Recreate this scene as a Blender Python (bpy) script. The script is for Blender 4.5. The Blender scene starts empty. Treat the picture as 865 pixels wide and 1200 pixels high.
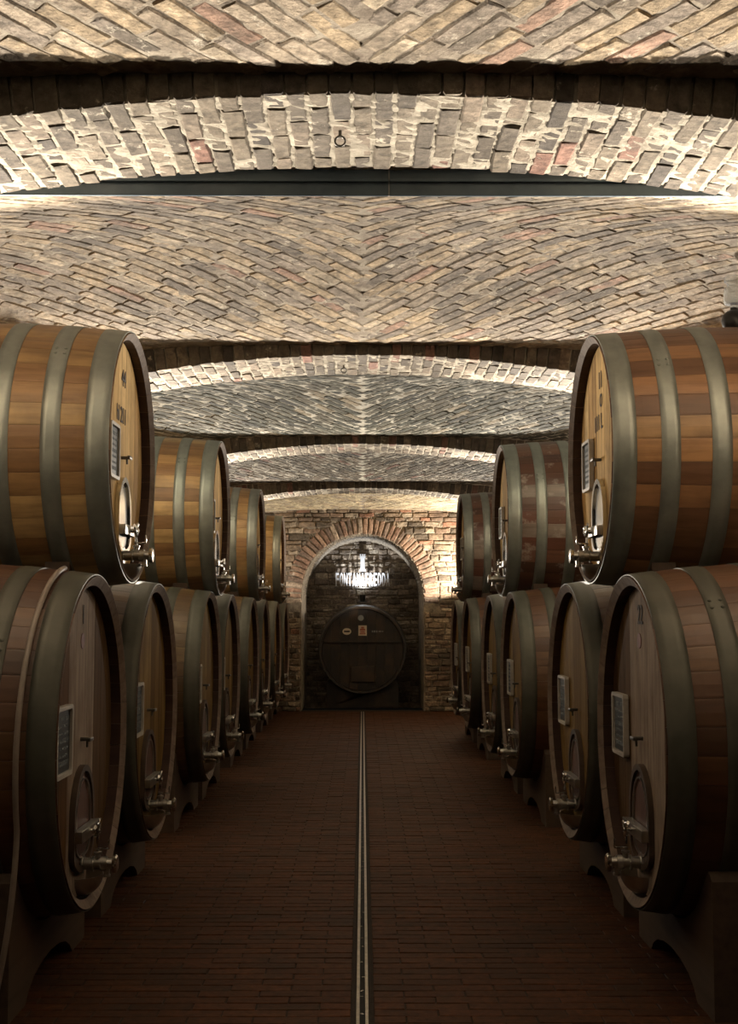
import bpy, bmesh, math, random
from mathutils import Vector, Matrix
PI = math.pi
sc = bpy.context.scene
C = sc.collection
EYE = 1.6

# ------------------------------------------------------------------ camera, world, exposure, lights
cam_d = bpy.data.cameras.new('camera')
cam_d.sensor_fit = 'VERTICAL'; cam_d.sensor_height = 24.0
cam_d.lens = 24.0 * 1480 / 1200
cam_d.clip_start = 0.05; cam_d.clip_end = 200
cam = bpy.data.objects.new('camera', cam_d); C.objects.link(cam)
cam.location = (0, 0, EYE)
cam.rotation_euler = (math.radians(90 + 4.64), 0, math.radians(-0.29))
sc.camera = cam
world = bpy.data.worlds.new('world'); sc.world = world; world.use_nodes = True
world.node_tree.nodes['Background'].inputs[0].default_value = (1.0, 0.86, 0.72, 1)
world.node_tree.nodes['Background'].inputs[1].default_value = 0.002
vs = sc.view_settings
vs.view_transform = 'Standard'; vs.look = 'None'; vs.gamma = 1.0; vs.use_curve_mapping = False
vs.exposure = 0.0

def spot(name, loc, aim, watts, size, blend=0.3, radius=0.05, col=(1.0, 0.89, 0.75)):
    d = bpy.data.lights.new(name, 'SPOT'); d.energy = watts; d.color = col
    d.spot_size = math.radians(size); d.spot_blend = blend; d.shadow_soft_size = radius
    o = bpy.data.objects.new(name, d); C.objects.link(o)
    o.location = loc
    o.rotation_euler = Vector(aim).to_track_quat('-Z', 'Y').to_euler()
    return o

# bay data (y is the distance from the camera down the aisle)
ARCH_Y = [-0.2, 4.0, 8.2, 12.4, 16.6]
ARCH_H = [1.70, 1.70, 1.705, 1.685, 1.665]       # crown above the eye
ARCH_W = 0.70
WALL_Y = 21.15
WALL_X = 3.2
LAMPS = [(5.60, 0.9, 2.02), (9.80, 1.0, 2.22), (13.95, 0.95, 2.24), (18.0, 0.7, 2.24)]   # uplights tucked between the upper casks, one each side
for ly, k, lz in LAMPS:
    for s in (-1, 1):
        spot('uplight', (s * 1.95, ly, lz), (-s * 0.16, -0.82, 0.70), 1080 * k, 112, 0.8, 0.05)
for s, w in ((-1, 60), (1, 480)):
    spot('wall_uplight', (s * 2.0, 20.35, 2.0), (-s * 0.6, 0.35, 1.0), w, 132, 0.2, 0.04)
spot('niche_uplight', (0.0, 22.86, 1.98), (0, 0.12, 1.0), 75, 130, 0.5, 0.02, (0.93, 0.96, 1.0))

# ------------------------------------------------------------------ materials
def new_mat(name):
    m = bpy.data.materials.new(name); m.use_nodes = True
    nt = m.node_tree
    return m, nt, nt.nodes, nt.links, nt.nodes['Principled BSDF']

def ramp(nodes, stops, interp='LINEAR'):
    r = nodes.new('ShaderNodeValToRGB'); r.color_ramp.interpolation = interp
    el = r.color_ramp.elements
    el[0].position, el[0].color = stops[0][0], (*stops[0][1], 1)
    el[1].position, el[1].color = stops[-1][0], (*stops[-1][1], 1)
    for p, c in stops[1:-1]:
        e = el.new(p); e.color = (*c, 1)
    return r

def coords(nodes, links, scale=(1, 1, 1), per_object=True, world_pos=False):
    """object (or world) coordinates, shifted per object so that copies differ"""
    mp = nodes.new('ShaderNodeMapping'); mp.inputs['Scale'].default_value = scale
    if world_pos:
        g = nodes.new('ShaderNodeNewGeometry'); links.new(g.outputs['Position'], mp.inputs['Vector'])
        return mp.outputs[0]
    tc = nodes.new('ShaderNodeTexCoord'); src = tc.outputs['Object']
    if per_object:
        oi = nodes.new('ShaderNodeObjectInfo')
        mu = nodes.new('ShaderNodeMath'); mu.operation = 'MULTIPLY'; mu.inputs[1].default_value = 57.0
        links.new(oi.outputs['Random'], mu.inputs[0])
        ad = nodes.new('ShaderNodeVectorMath'); ad.operation = 'ADD'
        links.new(src, ad.inputs[0]); links.new(mu.outputs[0], ad.inputs[1]); src = ad.outputs[0]
    links.new(src, mp.inputs['Vector'])
    return mp.outputs[0]

def noise(nodes, links, vec, scale, detail=4, rough=0.55):
    n = nodes.new('ShaderNodeTexNoise'); n.inputs['Scale'].default_value = scale
    n.inputs['Detail'].default_value = detail; n.inputs['Roughness'].default_value = rough
    links.new(vec, n.inputs['Vector']); return n

def mixc(nodes, links, fac, a, b, blend='MIX'):
    m = nodes.new('ShaderNodeMix'); m.data_type = 'RGBA'; m.blend_type = blend
    for sock, v in ((m.inputs[0], fac), (m.inputs[6], a), (m.inputs[7], b)):
        if hasattr(v, 'links') or hasattr(v, 'is_linked'): links.new(v, sock)
        elif isinstance(v, (int, float)): sock.default_value = v
        else: sock.default_value = (*v, 1)
    return m.outputs[2]

def bump(nodes, links, height, strength, dist, bsdf):
    b = nodes.new('ShaderNodeBump'); b.inputs['Strength'].default_value = strength
    b.inputs['Distance'].default_value = dist
    links.new(height, b.inputs['Height']); links.new(b.outputs[0], bsdf.inputs['Normal'])

def brick_mat(name, piece, rough=0.9, spec=0.25, grime=(0.10, 0.085, 0.065), lime=(0.62, 0.56, 0.45), grime_lo=0.50, lime_hi=0.62, bumpd=0.006):
    """colour per brick comes from the object colour (single pieces) or the 'tint' attribute (joined mass)"""
    m, nt, nd, lk, b = new_mat(name)
    if piece:
        src = nd.new('ShaderNodeObjectInfo').outputs['Color']
    else:
        a = nd.new('ShaderNodeAttribute'); a.attribute_name = 'tint'; src = a.outputs['Color']
    v = coords(nd, lk, world_pos=True)
    n1 = noise(nd, lk, v, 26, 5, 0.65)
    r1 = ramp(nd, [(0.30, (0.42, 0.42, 0.42)), (0.70, (1.38, 1.38, 1.38))])
    lk.new(n1.outputs['Fac'], r1.inputs[0])
    c = mixc(nd, lk, 1.0, src, r1.outputs[0], 'MULTIPLY')
    n2 = noise(nd, lk, v, 3.1, 5, 0.7)
    r2 = ramp(nd, [(grime_lo, (0, 0, 0)), (grime_lo + 0.16, (1, 1, 1))])
    lk.new(n2.outputs['Fac'], r2.inputs[0])
    mm = nd.new('ShaderNodeMath'); mm.operation = 'MULTIPLY'; mm.inputs[1].default_value = 0.62
    lk.new(r2.outputs[0], mm.inputs[0])
    c = mixc(nd, lk, mm.outputs[0], c, grime)
    n3 = noise(nd, lk, v, 9.0, 6, 0.75)
    r3 = ramp(nd, [(lime_hi, (0, 0, 0)), (lime_hi + 0.07, (1, 1, 1))])
    lk.new(n3.outputs['Fac'], r3.inputs[0])
    c = mixc(nd, lk, r3.outputs[0], c, lime)
    lk.new(c, b.inputs['Base Color'])
    b.inputs['Roughness'].default_value = rough
    b.inputs['Specular IOR Level'].default_value = spec
    n4 = noise(nd, lk, v, 70, 6, 0.7)
    ad = nd.new('ShaderNodeMath'); ad.operation = 'ADD'
    lk.new(n4.outputs['Fac'], ad.inputs[0]); lk.new(n1.outputs['Fac'], ad.inputs[1])
    bump(nd, lk, ad.outputs[0], 0.9, bumpd, b)
    return m

def mortar_mat(name, c0, c1, rough=0.95):
    m, nt, nd, lk, b = new_mat(name)
    v = coords(nd, lk, world_pos=True)
    n = noise(nd, lk, v, 7, 6, 0.7)
    r = ramp(nd, [(0.35, c0), (0.65, c1)])
    lk.new(n.outputs['Fac'], r.inputs[0]); lk.new(r.outputs[0], b.inputs['Base Color'])
    b.inputs['Roughness'].default_value = rough
    n2 = noise(nd, lk, v, 55, 6, 0.7)
    bump(nd, lk, n2.outputs['Fac'], 1.0, 0.010, b)
    return m

def wood_mat(name, tint=(1, 1, 1), rough=0.45, use_color=True, base=(0.30, 0.17, 0.08), grain_axis=0, bloom=0.0):
    m, nt, nd, lk, b = new_mat(name)
    s = [14.0, 14.0, 14.0]; s[grain_axis] = 1.2
    v = coords(nd, lk, tuple(s))
    n = noise(nd, lk, v, 1.6, 6, 0.6)
    r = ramp(nd, [(0.30, (0.62, 0.58, 0.55)), (0.52, (1.0, 1.0, 1.0)), (0.75, (1.22, 1.2, 1.15))])
    lk.new(n.outputs['Fac'], r.inputs[0])
    if use_color: src = nd.new('ShaderNodeObjectInfo').outputs['Color']
    else: src = base
    c = mixc(nd, lk, 1.0, r.outputs[0], src, 'MULTIPLY')
    v2 = coords(nd, lk, (1.5, 1.5, 1.5))
    n2 = noise(nd, lk, v2, 2.2, 4, 0.6)
    r2 = ramp(nd, [(0.45, (0, 0, 0)), (0.75, (1, 1, 1))])
    lk.new(n2.outputs['Fac'], r2.inputs[0])
    mm = nd.new('ShaderNodeMath'); mm.operation = 'MULTIPLY'; mm.inputs[1].default_value = 0.55
    lk.new(r2.outputs[0], mm.inputs[0])
    c = mixc(nd, lk, mm.outputs[0], c, (0.10, 0.055, 0.028))
    if bloom > 0:      # pale dried bloom in patches of their own
        n3 = noise(nd, lk, v2, 3.4, 5, 0.65)
        r3 = ramp(nd, [(0.56, (0, 0, 0)), (0.66, (bloom,) * 3)])
        lk.new(n3.outputs['Fac'], r3.inputs[0])
        c = mixc(nd, lk, r3.outputs[0], c, (0.36, 0.31, 0.27))
    lk.new(c, b.inputs['Base Color'])
    b.inputs['Roughness'].default_value = rough
    bump(nd, lk, n.outputs['Fac'], 0.35, 0.003, b)
    return m

def metal_mat(name, c0, c1, rough, metallic=1.0, scale=6, stretch=(1, 1, 1)):
    m, nt, nd, lk, b = new_mat(name)
    v = coords(nd, lk, stretch)
    n = noise(nd, lk, v, scale, 5, 0.6)
    r = ramp(nd, [(0.35, c0), (0.65, c1)])
    lk.new(n.outputs['Fac'], r.inputs[0]); lk.new(r.outputs[0], b.inputs['Base Color'])
    b.inputs['Metallic'].default_value = metallic
    rr = nd.new('ShaderNodeMapRange'); rr.inputs[3].default_value = rough * 0.8; rr.inputs[4].default_value = rough * 1.2
    lk.new(n.outputs['Fac'], rr.inputs[0]); lk.new(rr.outputs[0], b.inputs['Roughness'])
    bump(nd, lk, n.outputs['Fac'], 0.15, 0.002, b)
    return m

def plain_mat(name, col, rough=0.6, metallic=0.0):
    m, nt, nd, lk, b = new_mat(name)
    v = coords(nd, lk)
    n = noise(nd, lk, v, 30, 3, 0.5)
    c = mixc(nd, lk, 0.25, col, tuple(x * 0.6 for x in col))
    nt_m = c.node; lk.new(n.outputs['Fac'], nt_m.inputs[0])
    lk.new(c, b.inputs['Base Color'])
    b.inputs['Roughness'].default_value = rough; b.inputs['Metallic'].default_value = metallic
    return m

M = {}
M['vault_piece'] = brick_mat('vault_brick', True, lime_hi=0.59, grime_lo=0.47, bumpd=0.010)
M['vault_mass'] = brick_mat('vault_brick_mass', False, lime_hi=0.59, grime_lo=0.47, bumpd=0.010)
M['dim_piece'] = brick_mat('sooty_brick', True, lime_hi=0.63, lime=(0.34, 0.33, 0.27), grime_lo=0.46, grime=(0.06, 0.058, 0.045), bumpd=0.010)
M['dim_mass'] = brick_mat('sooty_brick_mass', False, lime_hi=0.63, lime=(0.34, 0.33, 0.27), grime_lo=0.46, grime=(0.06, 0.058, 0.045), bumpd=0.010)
M['arch_piece'] = brick_mat('arch_brick', True, lime_hi=0.61, lime=(0.50, 0.45, 0.36))
M['arch_mass'] = brick_mat('arch_brick_mass', False, lime_hi=0.61, lime=(0.50, 0.45, 0.36))
M['floor_piece'] = brick_mat('floor_brick', True, rough=0.6, spec=0.12, grime=(0.028, 0.016, 0.009), lime=(0.065, 0.034, 0.02), lime_hi=0.66, bumpd=0.002)
M['floor_mass'] = brick_mat('floor_brick_mass', False, rough=0.6, spec=0.12, grime=(0.028, 0.016, 0.009), lime=(0.065, 0.034, 0.02), lime_hi=0.66, bumpd=0.002)
M['wall_piece'] = brick_mat('wall_stone', True, grime_lo=0.46, grime=(0.05, 0.04, 0.03), bumpd=0.012)
M['wall_mass'] = brick_mat('wall_stone_mass', False, grime_lo=0.46, grime=(0.05, 0.04, 0.03), bumpd=0.012)
M['vault_mortar'] = mortar_mat('vault_mortar', (0.20, 0.16, 0.12), (0.46, 0.40, 0.31))
M['pale_mortar'] = mortar_mat('pale_mortar', (0.24, 0.21, 0.16), (0.48, 0.43, 0.34))
M['lime_mortar'] = mortar_mat('lime_mortar', (0.36, 0.34, 0.28), (0.64, 0.60, 0.50))
M['wall_mortar'] = mortar_mat('wall_mortar', (0.10, 0.08, 0.06), (0.36, 0.30, 0.22))
M['floor_mortar'] = mortar_mat('floor_mortar', (0.012, 0.008, 0.005), (0.026, 0.016, 0.010))
M['side_plaster'] = mortar_mat('side_plaster', (0.10, 0.08, 0.06), (0.22, 0.18, 0.14))
M['stave'] = wood_mat('oiled_stave', rough=0.42)
M['stave_bloom'] = wood_mat('bloomed_stave', rough=0.38, bloom=0.85)
M['board'] = wood_mat('head_board', rough=0.72, grain_axis=2)
M['board'].node_tree.nodes['Principled BSDF'].inputs['Specular IOR Level'].default_value = 0.03
M['end_grain'] = wood_mat('dark_wood', use_color=False, base=(0.10, 0.065, 0.045), rough=0.7)
M['chime_end'] = wood_mat('chime_end_grain', use_color=False, base=(0.18, 0.135, 0.105), rough=0.75)
M['inner_wood'] = wood_mat('dark_red_wood', use_color=False, base=(0.045, 0.020, 0.014), rough=0.7)  # inner stave faces, a much darker red-brown than the outside
M['door_wood'] = wood_mat('door_wood', use_color=False, base=(0.10, 0.045, 0.03), rough=0.5, grain_axis=2)
M['cradle'] = wood_mat('cradle_wood', use_color=False, base=(0.06, 0.038, 0.024), rough=0.75, grain_axis=1)
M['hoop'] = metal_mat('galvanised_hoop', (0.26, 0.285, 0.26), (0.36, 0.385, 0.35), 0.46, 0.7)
M['hoop_shaded'] = metal_mat('shaded_hoop', (0.066, 0.067, 0.053), (0.10, 0.10, 0.08), 0.55, 0.4)  # hoop metal with the lower row's shade put into its colour
M['steel'] = metal_mat('stainless_steel', (0.55, 0.55, 0.52), (0.72, 0.71, 0.68), 0.16)
M['brushed'] = metal_mat('brushed_steel', (0.42, 0.41, 0.38), (0.60, 0.59, 0.55), 0.32)
M['beam'] = metal_mat('painted_beam', (0.065, 0.10, 0.13), (0.10, 0.145, 0.18), 0.5, 0.1)
M['rail'] = metal_mat('drain_rail', (0.42, 0.38, 0.32), (0.62, 0.57, 0.48), 0.38, 0.9, 20)
M['black'] = plain_mat('black_rubber', (0.012, 0.012, 0.012), 0.35)
M['slot'] = plain_mat('slot_dark', (0.008, 0.008, 0.008), 0.95)
M['ink'] = plain_mat('burnt_ink', (0.035, 0.022, 0.015), 0.8)
M['seal'] = plain_mat('red_seal', (0.17, 0.045, 0.035), 0.7)
M['slate'] = plain_mat('slate', (0.03, 0.038, 0.042), 0.35)
M['frame'] = plain_mat('pale_frame', (0.55, 0.52, 0.46), 0.4)
M['faint'] = plain_mat('faint_chalk', (0.12, 0.14, 0.15), 0.8)
M['chalk'] = plain_mat('chalk', (0.32, 0.34, 0.34), 0.8)
M['hose'] = plain_mat('pale_hose', (0.30, 0.25, 0.21), 0.45)
M['white'] = plain_mat('white_letter', (0.85, 0.87, 0.9), 0.4)
M['cream'] = plain_mat('cream_label', (0.75, 0.66, 0.52), 0.6)
M['orange'] = plain_mat('orange_print', (0.45, 0.13, 0.06), 0.6)
M['dark_cask'] = wood_mat('blackened_wood', use_color=False, base=(0.014, 0.011, 0.009), rough=0.5, grain_axis=2)
M['dark_iron'] = metal_mat('dark_iron', (0.10, 0.095, 0.085), (0.16, 0.15, 0.135), 0.45, 0.8)
gm, gnt, gnd, glk, gb = new_mat('clear_glass')
gb.inputs['Transmission Weight'].default_value = 0.8; gb.inputs['Roughness'].default_value = 0.08  # white left in the colour stands for lamp light reflected in glass
gb.inputs['Base Color'].default_value = (0.93, 0.96, 0.97, 1); gb.inputs['IOR'].default_value = 1.45
M['glass'] = gm

# ------------------------------------------------------------------ helpers
def link(name, mesh, parent=None, loc=None, mat=None, matrix=None):
    o = bpy.data.objects.new(name, mesh); C.objects.link(o)
    if parent is not None: o.parent = parent
    if loc is not None: o.location = loc
    if matrix is not None: o.matrix_local = matrix
    if mat is not None and mesh is not None and len(mesh.materials) == 0: mesh.materials.append(mat)
    return o

def mesh_from(name, verts, faces, mat=None, smooth=False):
    me = bpy.data.meshes.new(name); me.from_pydata([tuple(v) for v in verts], [], faces); me.update()
    if mat: me.materials.append(mat)
    if smooth: me.polygons.foreach_set('use_smooth', [True] * len(me.polygons))
    return me

def bm_mesh(name, bm, mat=None, smooth_angle=None):
    bmesh.ops.recalc_face_normals(bm, faces=bm.faces)
    if smooth_angle is not None:
        for f in bm.faces: f.smooth = True
        for e in bm.edges:
            if len(e.link_faces) == 2 and e.calc_face_angle(0) > math.radians(smooth_angle): e.smooth = False
    me = bpy.data.meshes.new(name); bm.to_mesh(me); bm.free()
    if mat: me.materials.append(mat)
    return me

def add_box(bm, c, s, rot=None, bevel=0.0):
    m = Matrix.Translation(Vector(c))
    if rot is not None: m = m @ rot
    m = m @ Matrix.Diagonal((s[0], s[1], s[2], 1))
    r = bmesh.ops.create_cube(bm, size=1.0, matrix=m)
    if bevel:
        es = list({e for v in r['verts'] for e in v.link_edges})
        bmesh.ops.bevel(bm, geom=es, offset=bevel, segments=2, affect='EDGES', profile=0.5)

def add_cyl(bm, p0, p1, r0, r1=None, seg=20):
    r1 = r0 if r1 is None else r1
    p0, p1 = Vector(p0), Vector(p1); d = p1 - p0
    q = d.to_track_quat('Z', 'Y').to_matrix().to_4x4()
    bmesh.ops.create_cone(bm, cap_ends=True, segments=seg, radius1=r0, radius2=r1, depth=d.length,
                          matrix=Matrix.Translation((p0 + p1) / 2) @ q)

def add_lathe(bm, axis_p, axis_d, prof, seg=24):
    """prof: (distance along axis, radius)"""
    q = Vector(axis_d).to_track_quat('Z', 'Y').to_matrix()
    rings = []
    for t, r in prof:
        ring = [bm.verts.new(Vector(axis_p) + q @ Vector((r * math.cos(2*PI*i/seg), r * math.sin(2*PI*i/seg), t))) for i in range(seg)]
        rings.append(ring)
    for a, b in zip(rings, rings[1:]):
        for i in range(seg): bm.faces.new((a[i], a[(i+1) % seg], b[(i+1) % seg], b[i]))
    for rg in (rings[0], rings[-1]):
        if prof[0 if rg is rings[0] else -1][1] > 1e-4: bm.faces.new(rg)

def tube_mesh(name, pts, r, mat, seg=10):
    verts, faces = [], []
    n = len(pts); pts = [Vector(p) for p in pts]
    up = Vector((0, 0, 1)); prev = None
    for i, p in enumerate(pts):
        t = (pts[min(i+1, n-1)] - pts[max(i-1, 0)]).normalized()
        a = t.cross(up) if prev is None else prev - t * prev.dot(t)
        if a.length < 1e-4: a = t.cross(Vector((1, 0, 0)))
        a.normalize(); prev = a; b = t.cross(a)
        for k in range(seg):
            an = 2*PI*k/seg; verts.append(p + (a * math.cos(an) + b * math.sin(an)) * r)
    for i in range(n-1):
        for k in range(seg):
            faces.append((i*seg+k, i*seg+(k+1) % seg, (i+1)*seg+(k+1) % seg, (i+1)*seg+k))
    faces.append(tuple(range(seg))[::-1]); faces.append(tuple((n-1)*seg+k for k in range(seg)))
    return mesh_from(name, verts, faces, mat, True)

def prism(name, outline, x0, x1, mat, bevel=0.0):
    """outline in (y, z), pushed from x0 to x1"""
    bm = bmesh.new()
    a = [bm.verts.new((x0, y, z)) for y, z in outline]; b = [bm.verts.new((x1, y, z)) for y, z in outline]
    fa = bm.faces.new(a); bm.faces.new(b[::-1])
    n = len(a)
    for i in range(n): bm.faces.new((a[i], b[i], b[(i+1) % n], a[(i+1) % n]))
    if bevel:
        es = [e for e in fa.edges]
        bmesh.ops.bevel(bm, geom=es, offset=bevel, segments=1, affect='EDGES')
    return bm_mesh(name, bm, mat)

def text_obj(name, body, size, mat, parent, loc, rot, extrude=0.001, xscale=1.0, bold=0.0, spacing=1.0):
    cu = bpy.data.curves.new(name, 'FONT'); cu.body = body; cu.size = size; cu.extrude = extrude
    cu.align_x = 'CENTER'; cu.align_y = 'CENTER'; cu.offset = bold; cu.space_character = spacing
    cu.materials.append(mat)
    tmp = bpy.data.objects.new('t', cu); C.objects.link(tmp)
    dg = bpy.context.evaluated_depsgraph_get()
    me = bpy.data.meshes.new_from_object(tmp.evaluated_get(dg))
    bpy.data.objects.remove(tmp)
    me.transform(Matrix.Diagonal((xscale, 1, 1, 1)))
    if not me.materials: me.materials.append(mat)
    o = link(name, me, parent, loc); o.rotation_euler = rot
    return o

def tag(o, label=None, cat=None, group=None, kind=None):
    if label: o['label'] = label
    if cat: o['category'] = cat
    if group: o['group'] = group
    if kind: o['kind'] = kind
    return o

# ------------------------------------------------------------------ brick pieces
def brick_variants(n, mat, L, W, H, jit, bev, seed):
    """visible face towards -Z (local), 26 triangles, uneven corners"""
    rnd = random.Random(seed); out = []
    for _ in range(n):
        j = lambda s=1.0: rnd.uniform(-jit, jit) * s
        hx, hy = L/2, W/2
        v = []
        cs = [(-hx, -hy), (0, -hy), (hx, -hy), (hx, hy), (0, hy), (-hx, hy)]
        offs = [(j(), j()) for _ in cs]
        for (x, y), (a, b) in zip(cs, offs): v.append((x + a, y + b, H))
        for (x, y), (a, b) in zip(cs, offs): v.append((x + a, y + b, bev))
        for (x, y), (a, b) in zip(cs, offs):
            sx = -math.copysign(bev, x) if x else 0; sy = -math.copysign(bev, y)
            v.append((x + a + sx + j(.5), y + b + sy + j(.5), j(0.7)))
        f = []
        for i in range(6):
            k = (i+1) % 6
            f.append((i, k, 6+k, 6+i)); f.append((6+i, 6+k, 12+k, 12+i))
        f += [(12, 13, 16, 17), (13, 14, 15, 16)]
        me = mesh_from('brick', v, [tuple(reversed(t)) for t in f], mat)
        out.append(me)
    return out

def place_bricks(parent, items, variants, mass_variants, mass_mat, n_parts, score, names='brick', mass_name='brick_mass', seed=1):
    """items: list of (matrix, colour). The n_parts scoring highest become objects, the rest one joined part."""
    rnd = random.Random(seed)
    items = sorted(items, key=lambda it: -score(it[0].translation))
    base = bpy.data.objects.new
    for mtx, col in items[:n_parts]:
        o = base(names, rnd.choice(variants)); C.objects.link(o); o.parent = parent
        o.matrix_local = mtx; o.color = (*col, 1)
    rest = items[n_parts:]
    if rest:
        V, F, T = [], [], []
        for mtx, col in rest:
            me = rnd.choice(mass_variants); off = len(V)
            V.extend((mtx @ v.co)[:] for v in me.vertices)
            for p in me.polygons: F.append(tuple(off + i for i in p.vertices)); T.append(col)
        me = bpy.data.meshes.new(mass_name); me.from_pydata(V, [], F); me.update()
        at = me.attributes.new('tint', 'FLOAT_COLOR', 'FACE')
        flat = []
        for c in T: flat.extend((*c, 1.0))
        at.data.foreach_set('color', flat)
        me.materials.append(mass_mat)
        o = link(mass_name, me, parent); o['kind'] = 'stuff'

def in_view(p):
    """rough size in the photograph, 0 when outside the frame"""
    y = max(p.y, 0.1)
    px = 425 + 1480 * p.x / y
    ang = math.atan2(p.z - EYE, y) - math.radians(4.64)
    py = 600 - 1480 * math.tan(ang)
    if px < -20 or px > 885 or py < -20 or py > 1225: return -y
    return 1000.0 / y

def pick(rnd, pal):
    c = rnd.choices([p[1] for p in pal], [p[0] for p in pal])[0]
    k = rnd.uniform(0.82, 1.15)
    return tuple(x * k for x in c)

def mortar_grid(name, nx, ny, fn, mat, parent, amp, seed, flip=False):
    rnd = random.Random(seed)
    V = []
    for j in range(ny+1):
        for i in range(nx+1):
            p = Vector(fn(i / nx, j / ny)); p.z += rnd.uniform(-amp, amp); V.append(p)
    F = [(j*(nx+1)+i, j*(nx+1)+i+1, (j+1)*(nx+1)+i+1, (j+1)*(nx+1)+i) for j in range(ny) for i in range(nx)]
    if flip: F = [f[::-1] for f in F]
    me = mesh_from(name, V, F, mat, True)
    return link(name, me, parent)

# ------------------------------------------------------------------ the vault
PAL_VAULT = [(5, (0.44, 0.36, 0.27)), (4, (0.50, 0.39, 0.26)), (3, (0.36, 0.30, 0.24)), (2, (0.58, 0.48, 0.35)), (2, (0.25, 0.21, 0.17)), (1, (0.46, 0.30, 0.22))]
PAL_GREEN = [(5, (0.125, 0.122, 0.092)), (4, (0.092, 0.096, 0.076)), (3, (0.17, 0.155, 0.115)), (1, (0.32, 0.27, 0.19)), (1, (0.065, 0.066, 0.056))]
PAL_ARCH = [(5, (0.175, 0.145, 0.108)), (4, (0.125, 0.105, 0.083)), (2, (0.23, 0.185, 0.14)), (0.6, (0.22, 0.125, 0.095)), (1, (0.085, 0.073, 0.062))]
PAL_YELLOW = [(5, (0.62, 0.52, 0.34)), (3, (0.55, 0.44, 0.28)), (1, (0.42, 0.33, 0.22))]

def cell_z(x, y, y0, y1, ze, rise):
    t = (y - y0) / (y1 - y0)
    return EYE + ze + rise * math.sin(PI * min(max(t, 0), 1)) ** 2 - 0.0045 * x**4 - 0.008 * x * x

def surf_matrix(x, y, yaw, zf, lift):
    e = 0.01
    z = zf(x, y)
    nx = Vector((2*e, 0, zf(x+e, y) - zf(x-e, y))).normalized()
    ny = Vector((0, 2*e, zf(x, y+e) - zf(x, y-e))).normalized()
    n = nx.cross(ny).normalized()
    ax = (nx * math.cos(yaw) + ny * math.sin(yaw)); ax = (ax - n * ax.dot(n)).normalized()
    ay = n.cross(ax)
    m = Matrix((ax, ay, n)).transposed().to_4x4()
    m.translation = Vector((x, y, z)) + n * lift
    return m

MREC = [0.003, 0.003, 0.0030, 0.0030, 0.002]
def make_cell(idx, y0, y1, ze_far, pal, mortar, n_parts, seed, rise=0.21, zn=None):
    zf = lambda x, y: cell_z(x, y, y0, y1, ze_far, rise)
    root = mortar_grid('ceiling', 150, int((y1-y0)/0.035), lambda u, v: (-WALL_X + 2*WALL_X*u, y0 + (y1-y0)*v, zf(-WALL_X + 2*WALL_X*u, y0 + (y1-y0)*v) + MREC[idx]),
                       mortar, None, 0.0035, seed)
    tag(root, kind='structure')
    rnd = random.Random(seed)
    items = []
    LB, WB = 0.262, 0.073
    a0 = math.radians(52)
    for side in (-1, 1):
        d = Vector((-side * math.cos(a0), math.sin(a0)))       # towards the centre line and away from the camera
        nrm = Vector((d.y, -d.x)) * (1 if side < 0 else -1)
        # courses: lines through (0, c) with direction d
        step = WB / math.cos(a0)
        c = y0 - 0.2
        k = 0
        while c < y1 + (WALL_X) * math.tan(a0) + 0.3:
            off = rnd.uniform(0, LB)
            s = -0.018 - (k % 2) * 0.035
            k += 1
            first = True
            while s > -WALL_X / math.cos(a0) - 0.3:
                ln = (off if first and off > 0.09 else LB); first = False
                smid = s - ln / 2
                x = -side * smid * math.cos(a0) * 1.0
                x = side * abs(smid) * math.cos(a0)
                y = c + smid * math.sin(a0)
                # gentle bow of the courses as they run outwards
                s -= ln
                if abs(x) > 2.75: break
                if y < y0 + 0.03 or y > y1 - 0.075: continue
                yaw = math.atan2(d.y, d.x)
                mt = surf_matrix(x, y, yaw + rnd.uniform(-0.03, 0.03), zf, rnd.uniform(-0.003, 0.001))
                mt = mt @ Matrix.Diagonal(((ln - 0.012) / 0.25, rnd.uniform(0.92, 1.05), 1, 1))
                items.append((mt, pick(rnd, pal)))
            c += step
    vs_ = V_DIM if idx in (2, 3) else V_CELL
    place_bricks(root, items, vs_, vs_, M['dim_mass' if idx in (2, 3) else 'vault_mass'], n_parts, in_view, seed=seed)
    return root

V_CELL = brick_variants(14, M['vault_piece'], 0.252, 0.067, 0.05, 0.0038, 0.006, 5)
V_DIM = brick_variants(14, M['dim_piece'], 0.252, 0.060, 0.05, 0.0036, 0.005, 7)
make_cell(0, ARCH_Y[0] + ARCH_W, ARCH_Y[1], 1.765, PAL_VAULT, M['vault_mortar'], 150, 11)
make_cell(1, ARCH_Y[1] + ARCH_W, ARCH_Y[2], 1.770, PAL_VAULT, M['vault_mortar'], 300, 12)
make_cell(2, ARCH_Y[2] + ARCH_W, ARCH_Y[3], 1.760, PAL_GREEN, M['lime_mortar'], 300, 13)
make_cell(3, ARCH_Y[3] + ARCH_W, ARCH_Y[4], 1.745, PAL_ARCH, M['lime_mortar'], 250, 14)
make_cell(4, ARCH_Y[4] + ARCH_W, WALL_Y, 1.757, PAL_YELLOW, M['vault_mortar'], 100, 15, rise=0.12)

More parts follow.
